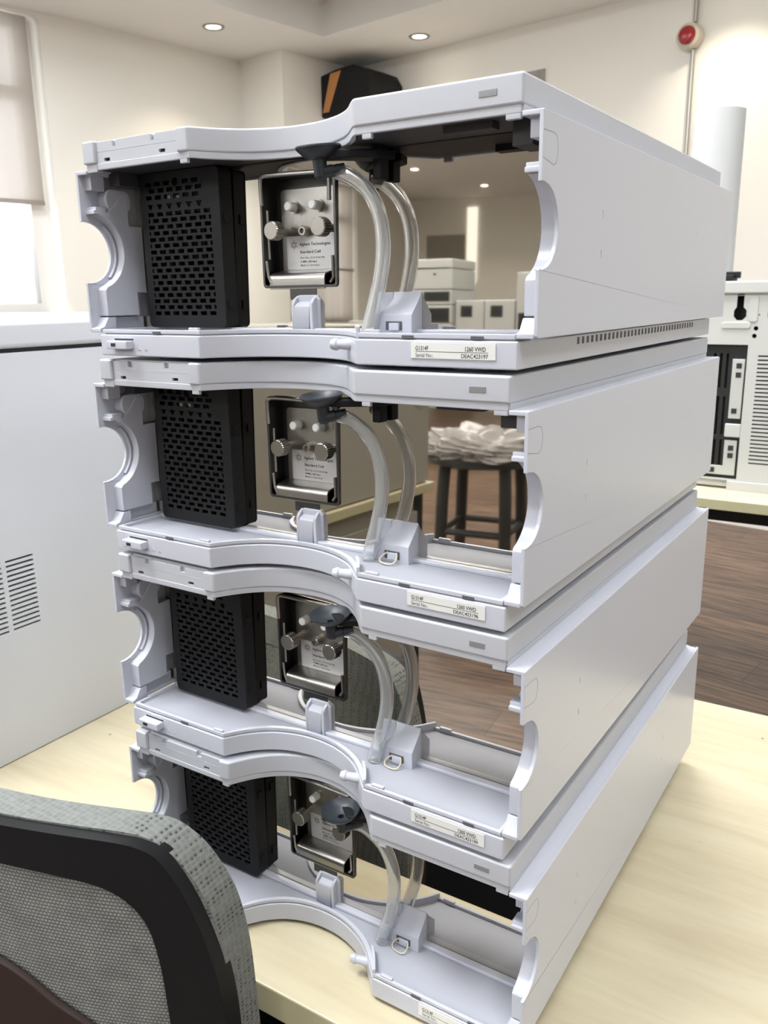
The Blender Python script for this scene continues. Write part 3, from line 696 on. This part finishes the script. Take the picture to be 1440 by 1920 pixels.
# ------------------------------------------------------------------ rear instrument with card slots
t = place(empty('gas_chromatograph', label='white instrument chassis with black card bay and louvres on the rear bench', cat='instrument'), -20, 1720, 7)
bm = bmesh.new()
keyhole = [(-212, 455), (-197, 455), (-197, 425), (-190, 418), (-190, 404), (-198, 396), (-210, 396), (-217, 404), (-217, 418), (-212, 425)]
kh2 = [(x+72, z) for x, z in keyhole]
lou = [rect(-157, 60, 66+9.2*i, 69.6+9.2*i) for i in range(28)]
bays = rect(-345, -180, 26, 341)
rnd = [circ(-172+dx, 378+dz, 5.2, 14) for dx, dz in ((5, 0), (3, -17))]+[circ(-162+dx, 400+dz, 1.8, 8) for dx, dz in ((0, 8), (22, 2), (26, -30), (24, -48))]
holed(bm, rect(-420, 620, 22, 455, 3), [keyhole, kh2, bays]+lou+rnd, 0, 4, 'xz')
box(bm, -420, -417, 4, 640, 22, 455); box(bm, 617, 620, 4, 640, 22, 455); box(bm, -417, 617, 4, 640, 450, 455)
finish('chassis_panel', bm, INSTM, t, bevel=0.8)
bm = bmesh.new(); box(bm, -417, 617, 30, 600, 24, 448); finish('chassis_core', bm, INSTD, t, smooth=False)
bm = bmesh.new()
cards = [rect(x, x+5.5, z0, z1) for x in (-254, -240, -226) for z0, z1 in ((240, 320), (130, 220), (46, 118))]
holed(bm, rect(-344, -181, 27, 340), cards, 6, 9, 'xz'); finish('card_bay', bm, INSTD, t, bevel=0.5)
bm = bmesh.new(); box(bm, -211, -184, 3, 6, 170, 308); finish('interface_card', bm, SILVERC, t, bevel=0.8)
bm = bmesh.new(); prism(bm, [(-262, 34), (-186, 34), (-186, 118), (-214, 118), (-214, 56), (-262, 56)], 3, 6, 'xz'); finish('interface_card', bm, SILVERC, t, bevel=0.8)
bm = bmesh.new()
for x, z in ((-196, 293), (-196, 272), (-199, 100), (-199, 82), (-238, 45), (-199, 188)):
    bm = bmesh.new(); box(bm, x-6, x+6, 1.6, 3.2, z-6, z+6); finish('card_socket', bm, INK, t, bevel=0.6)
bm = bmesh.new(); box(bm, -216, -180, 0, 5, 126, 158); finish('card_cover', bm, INSTM, t, bevel=3)
bm = bmesh.new(); box(bm, -432, 632, -8, 660, 455, 483); finish('chassis_lid', bm, INSTM, t, bevel=4, seg=3)
bm = bmesh.new(); prism(bm, rect(-242, -178, 377, 392, 6), -3, 2, 'xz'); prism(bm, rect(-185, -165, 392, 448, 5), -2.5, 1, 'xz'); finish('pressed_flange', bm, INSTM, t, bevel=1.5)
bm = bmesh.new(); box(bm, -200, 610, -6, 8, 0, 22); box(bm, -420, -200, 10, 30, 4, 22); finish('chassis_foot', bm, INSTM, t, bevel=1)
bm = bmesh.new(); box(bm, -286, -232, 40, 90, 483, 498); box(bm, -270, -222, 60, 76, 490, 505)
o = finish('cable_clip', bm, BLACKP, bevel=2); place(o, -20, 1720, 7); tag(o, 'small black cable clip lying on the rear instrument beside the white tube', 'clip')
bm = bmesh.new(); lathe(bm, [(55, 0), (59, 0), (59, 395), (55, 395)], 48)
for v in bm.verts:
    if v.co.z > 100: v.co.z += 14*min(0, (v.co.x+20)/60)
lathe(bm, [(55, 0), (55, 395)], 48)
o = finish('cardboard_tube', bm, ROLLM); place(o, -341, 1900, 490); tag(o, 'tall matt white tube standing on the rear instrument', 'tube')

# ------------------------------------------------------------------ office chair, back towards the camera
t = place(empty('office_chair', label='grey mesh office chair with black frame pushed against the table', cat='chair'), -420, -70, ZF)
Z0 = -ZF
def surf(x, z): return -145+0.00104*(x+420)**2+(160-z)*0.045
def resample(P, n=4): return [(v.x, v.y) for v in smoothpath([(x, z, 0) for x, z in P+[P[0]]], n)][:-1]
def mirrored(P): return P+[(-840-x, z) for x, z in P[::-1]][1:-1]
def bend(bm):
    """the whole back is curved round the sitter"""
    for k in range(-690, -150, 14):
        bmesh.ops.bisect_plane(bm, geom=bm.verts[:]+bm.edges[:]+bm.faces[:], plane_co=(k, 0, 0), plane_no=(1, 0, 0))
    for v in bm.verts:
        x, y, z = v.co; v.co = Vector((x+420, y+70+surf(x, z), z+Z0))
FAB = mirrored([(-420, 160), (-300, 159.5), (-251, 159.5), (-222, 159), (-206, 157), (-196, 152), (-185, 140), (-176, 122), (-170, 103), (-166, 70), (-165, 19), (-165, -60), (-170, -150), (-190, -235), (-240, -272), (-420, -285)])
FRO = mirrored([(-420, 157), (-290, 158), (-250, 158), (-219, 157), (-201, 154), (-189, 145), (-177, 118), (-168, 81), (-164, 45), (-163.5, 0), (-166, -80), (-174, -160), (-196, -230), (-245, -262), (-420, -276)])
FRI = mirrored([(-420, 131), (-290, 129), (-248, 127), (-225, 123), (-210, 113), (-201, 97), (-197, 70), (-196, 41), (-196, 10), (-199, -80), (-208, -150), (-232, -205), (-262, -222), (-420, -236)])
fo, fi, ff = resample(FRO), resample(FRI), resample(FAB)
bm = bmesh.new(); holed(bm, ff, [fi], -3, 20, 'xz'); bend(bm); finish('fabric_wrap', bm, WRAPF, t, bevel=5, seg=4)
bm = bmesh.new(); holed(bm, fo, [[(x, z) for x, z in fi]], -12, 1, 'xz'); bend(bm); finish('back_frame', bm, BLACKP, t)
lay = resample(mirrored([(-420, 135), (-290, 133), (-248, 131), (-223, 126), (-206, 115), (-197, 97), (-193, 70), (-192, 41), (-192, 10), (-195, -80), (-204, -152), (-230, -209), (-260, -226), (-420, -240)]), 3)
lum = resample(mirrored([(-420, 66), (-350, 62), (-311, 54), (-288, 44), (-267, 28), (-244, 13), (-226, -12), (-214, -60), (-214, -140), (-240, -200), (-420, -225)]), 3)
bm = bmesh.new(); prism(bm, lum, -15, -10, 'xz'); bend(bm); finish('lumbar_cover', bm, pm('dark_brown_cover', (0.028, 0.014, 0.011), 0.7), t, bevel=1.5)
bm = bmesh.new(); prism(bm, lay, -9, -7, 'xz'); bend(bm); finish('back_mesh', bm, MESHF, t)
bm = bmesh.new(); prism(bm, lay, 15, 18, 'xz'); bend(bm); finish('front_mesh', bm, WRAPF, t)
def P3(x, y, z): return (x+420, y+70, z+Z0)
bm = bmesh.new(); prism(bm, [(x+420, y+70) for x, y in rect(-660, -180, -100, 340, 60)], Z0-380, Z0-320, 'xy'); finish('seat', bm, BLACKP, t, bevel=18, seg=4)
bm = bmesh.new(); pipe(bm, smoothpath([P3(-420, -128, -250), P3(-420, -140, -310), P3(-420, -90, -385), P3(-420, 20, -395)], 6), 20, 14); finish('back_bracket', bm, BLACKP, t)
bm = bmesh.new(); rod(bm, P3(-420, 100, -690), P3(-420, 100, -380), 28, 24); finish('gas_lift', bm, BLACKP, t)
for k in range(5):
    a = 2*PI*k/5+0.3; bm = bmesh.new(); pipe(bm, [P3(-420, 100, -668), P3(-420+150*math.cos(a), 100+150*math.sin(a), -678), P3(-420+285*math.cos(a), 100+285*math.sin(a), -694)], 18, 12)
    sp = finish('star_base_spoke', bm, BLACKP, t)
    cx, cy = -420+285*math.cos(a), 100+285*math.sin(a)
    bm = bmesh.new(); rod(bm, P3(cx-18*math.sin(a), cy+18*math.cos(a), -730), P3(cx+18*math.sin(a), cy-18*math.cos(a), -730), 27, 24); finish('castor', bm, BLACKP, sp, bevel=2)
bm = bmesh.new(); box(bm, -450, 450, -350, 350, 0, 9); o = finish('added_black_sheet', bm, pm('matt_black_sheet', (0.003, 0.003, 0.0035), 0.95, bump=0.3, bscale=200, spec=0.05), bevel=3)  # black sheet added to fill the black area mirrored in the lowest module
place(o, -480, -1050, ZF); o.rotation_euler.z = -0.1; tag(o, 'black sheet added on the floor before the table for the black area mirrored in the lowest module', 'mat')

# ------------------------------------------------------------------ things behind the camera, seen in the polished plates
t = place(empty('lab_appliance', label='beige box appliance on the side desk, seen mirrored in the second module', cat='appliance'), -1310, -1050, 7)
bm = bmesh.new(); box(bm, -290, 285, -470, 470, 2, 430); finish('appliance_body', bm, BEIGEM, t, bevel=6)
bm = bmesh.new(); lathe(bm, [(0, 0), (46, 0), (46, 2), (0, 2)], 32, along((285, -425, 255), (286, -425, 255))); finish('round_badge', bm, pm('badge_grey', (0.28, 0.27, 0.24), 0.5), t)
desk = [o for o in bpy.data.objects if o.name.startswith('side_desk')][0]
bm = bmesh.new(); box(bm, -180, 367, -440, 440, 20, 735); ped = finish('drawer_pedestal', bm, BEIGEM, desk, bevel=5)
for z in (50, 280, 500):
    bm = bmesh.new(); box(bm, 367, 380, -420, 420, z, z+190, 0); box(bm, 380, 392, -70, 70, z+120, z+132, 1); finish('drawer', bm, [BEIGEM, PIPEM], ped, bevel=3)
t = place(empty('stool', label='round black stool seen mirrored in the second module', cat='stool'), -1590, -2960, ZF)
bm = bmesh.new(); lathe(bm, [(0, 570), (250, 570), (268, 580), (268, 600), (255, 607), (0, 607)], 40); finish('seat', bm, STOOLM, t)
for a in (20, 110, 200, 290):
    r = math.radians(a+14); bm = bmesh.new(); pipe(bm, smoothpath([(195*math.cos(r), 195*math.sin(r), 575), (206*math.cos(r), 206*math.sin(r), 420), (215*math.cos(r), 215*math.sin(r), 200), (235*math.cos(r), 235*math.sin(r), 0)], 5), 28, 12); finish('leg', bm, STOOLM, t)
bm = bmesh.new()
for a in (20, 110, 200, 290):
    r = math.radians(a+14); q = math.radians(a+104); rod(bm, (212*math.cos(r), 212*math.sin(r), 260), (212*math.cos(q), 212*math.sin(q), 260), 16, 10)
finish('stretcher', bm, STOOLM, t)
bm = bmesh.new(); bmesh.ops.create_icosphere(bm, subdivisions=5, radius=1)
for v in bm.verts:
    c = v.co.copy(); n_ = 0.10*math.sin(9*c.x+4*c.y)+0.08*math.sin(13*c.y+7*c.z)+0.07*math.sin(21*c.x*c.y+5)+0.05*math.sin(30*c.z+11*c.x)
    v.co = Vector((c.x*275*(1+n_), c.y*265*(1+n_), max(-30, c.z*70*(1+2.2*n_))+30))
o = finish('plastic_bag', bm, BAGM, angle=25); place(o, -1590, -2960, -149); tag(o, 'crumpled clear plastic bag of papers lying on the stool', 'bag')
bm = bmesh.new(); bmesh.ops.create_icosphere(bm, subdivisions=4, radius=1)
for v in bm.verts:
    c = v.co.copy(); n_ = 0.10*math.sin(11*c.x+3)+0.12*math.sin(8*c.y+5*c.x)
    v.co = Vector((c.x*215*(1+n_), c.y*205*(1+n_), max(-18, c.z*42*(1+2*n_))+18))
finish('paper_bundle', bm, PAPERM, o, angle=25).location = (0, 0, 0.004)
def analyser(x, y, z, w, h, d, lab, dark, name='analyser', grp=None):
    t = place(empty(name, label=lab, cat='instrument', group=grp), x, y, z, -0.05)
    bm = bmesh.new(); box(bm, -w/2, w/2, -d/2, d/2, 1, h); finish('casing', bm, FARM, t, bevel=8)
    bm = bmesh.new()
    for x0, x1, z0, z1 in dark: box(bm, x0*w, x1*w, d/2-1, d/2+3, z0*h, z1*h)
    finish('dark_panel', bm, INSTD, t, bevel=2)
zz = 7
for i, (h, dk) in enumerate(((200, [(-.4, .4, .4, .6)]), (205, [(-.4, .4, .4, .6)]), (140, [(-.1, .45, .05, .85)]), (118, [(-.1, .45, .25, .9)]), (160, [(.1, .16, .7, .8)]), (75, [(-.45, .45, .05, .12)]))):
    analyser(-3345, -5750, zz, 420, h-3, 440, ['lowest', 'second lowest', 'third lowest', 'third highest', 'second highest', 'topmost'][i]+' module in the far instrument stack on the far bench', dk or [(-.4, -.3, .4, .6)], 'instrument_module', 'far stack of instrument modules'); zz += h
for i, x in enumerate((-3900, -3005, -2745)):
    analyser(x, -5800, 7, 250 if i else 500, 580 if i else 420, 420, ['tall pale analyser beside the far stack, seen mirrored', 'pale analyser with small dark window, next to the far stack', 'pale analyser with small dark window, further from the far stack'][i], [(-.3, .1, .78, .93)], 'analyser')
analyser(-2425, -5800, 7, 350, 780, 440, 'tall white analyser with black lower front on the far bench', [(-.45, .45, .42, .62), (-.45, .45, .05, .3)])
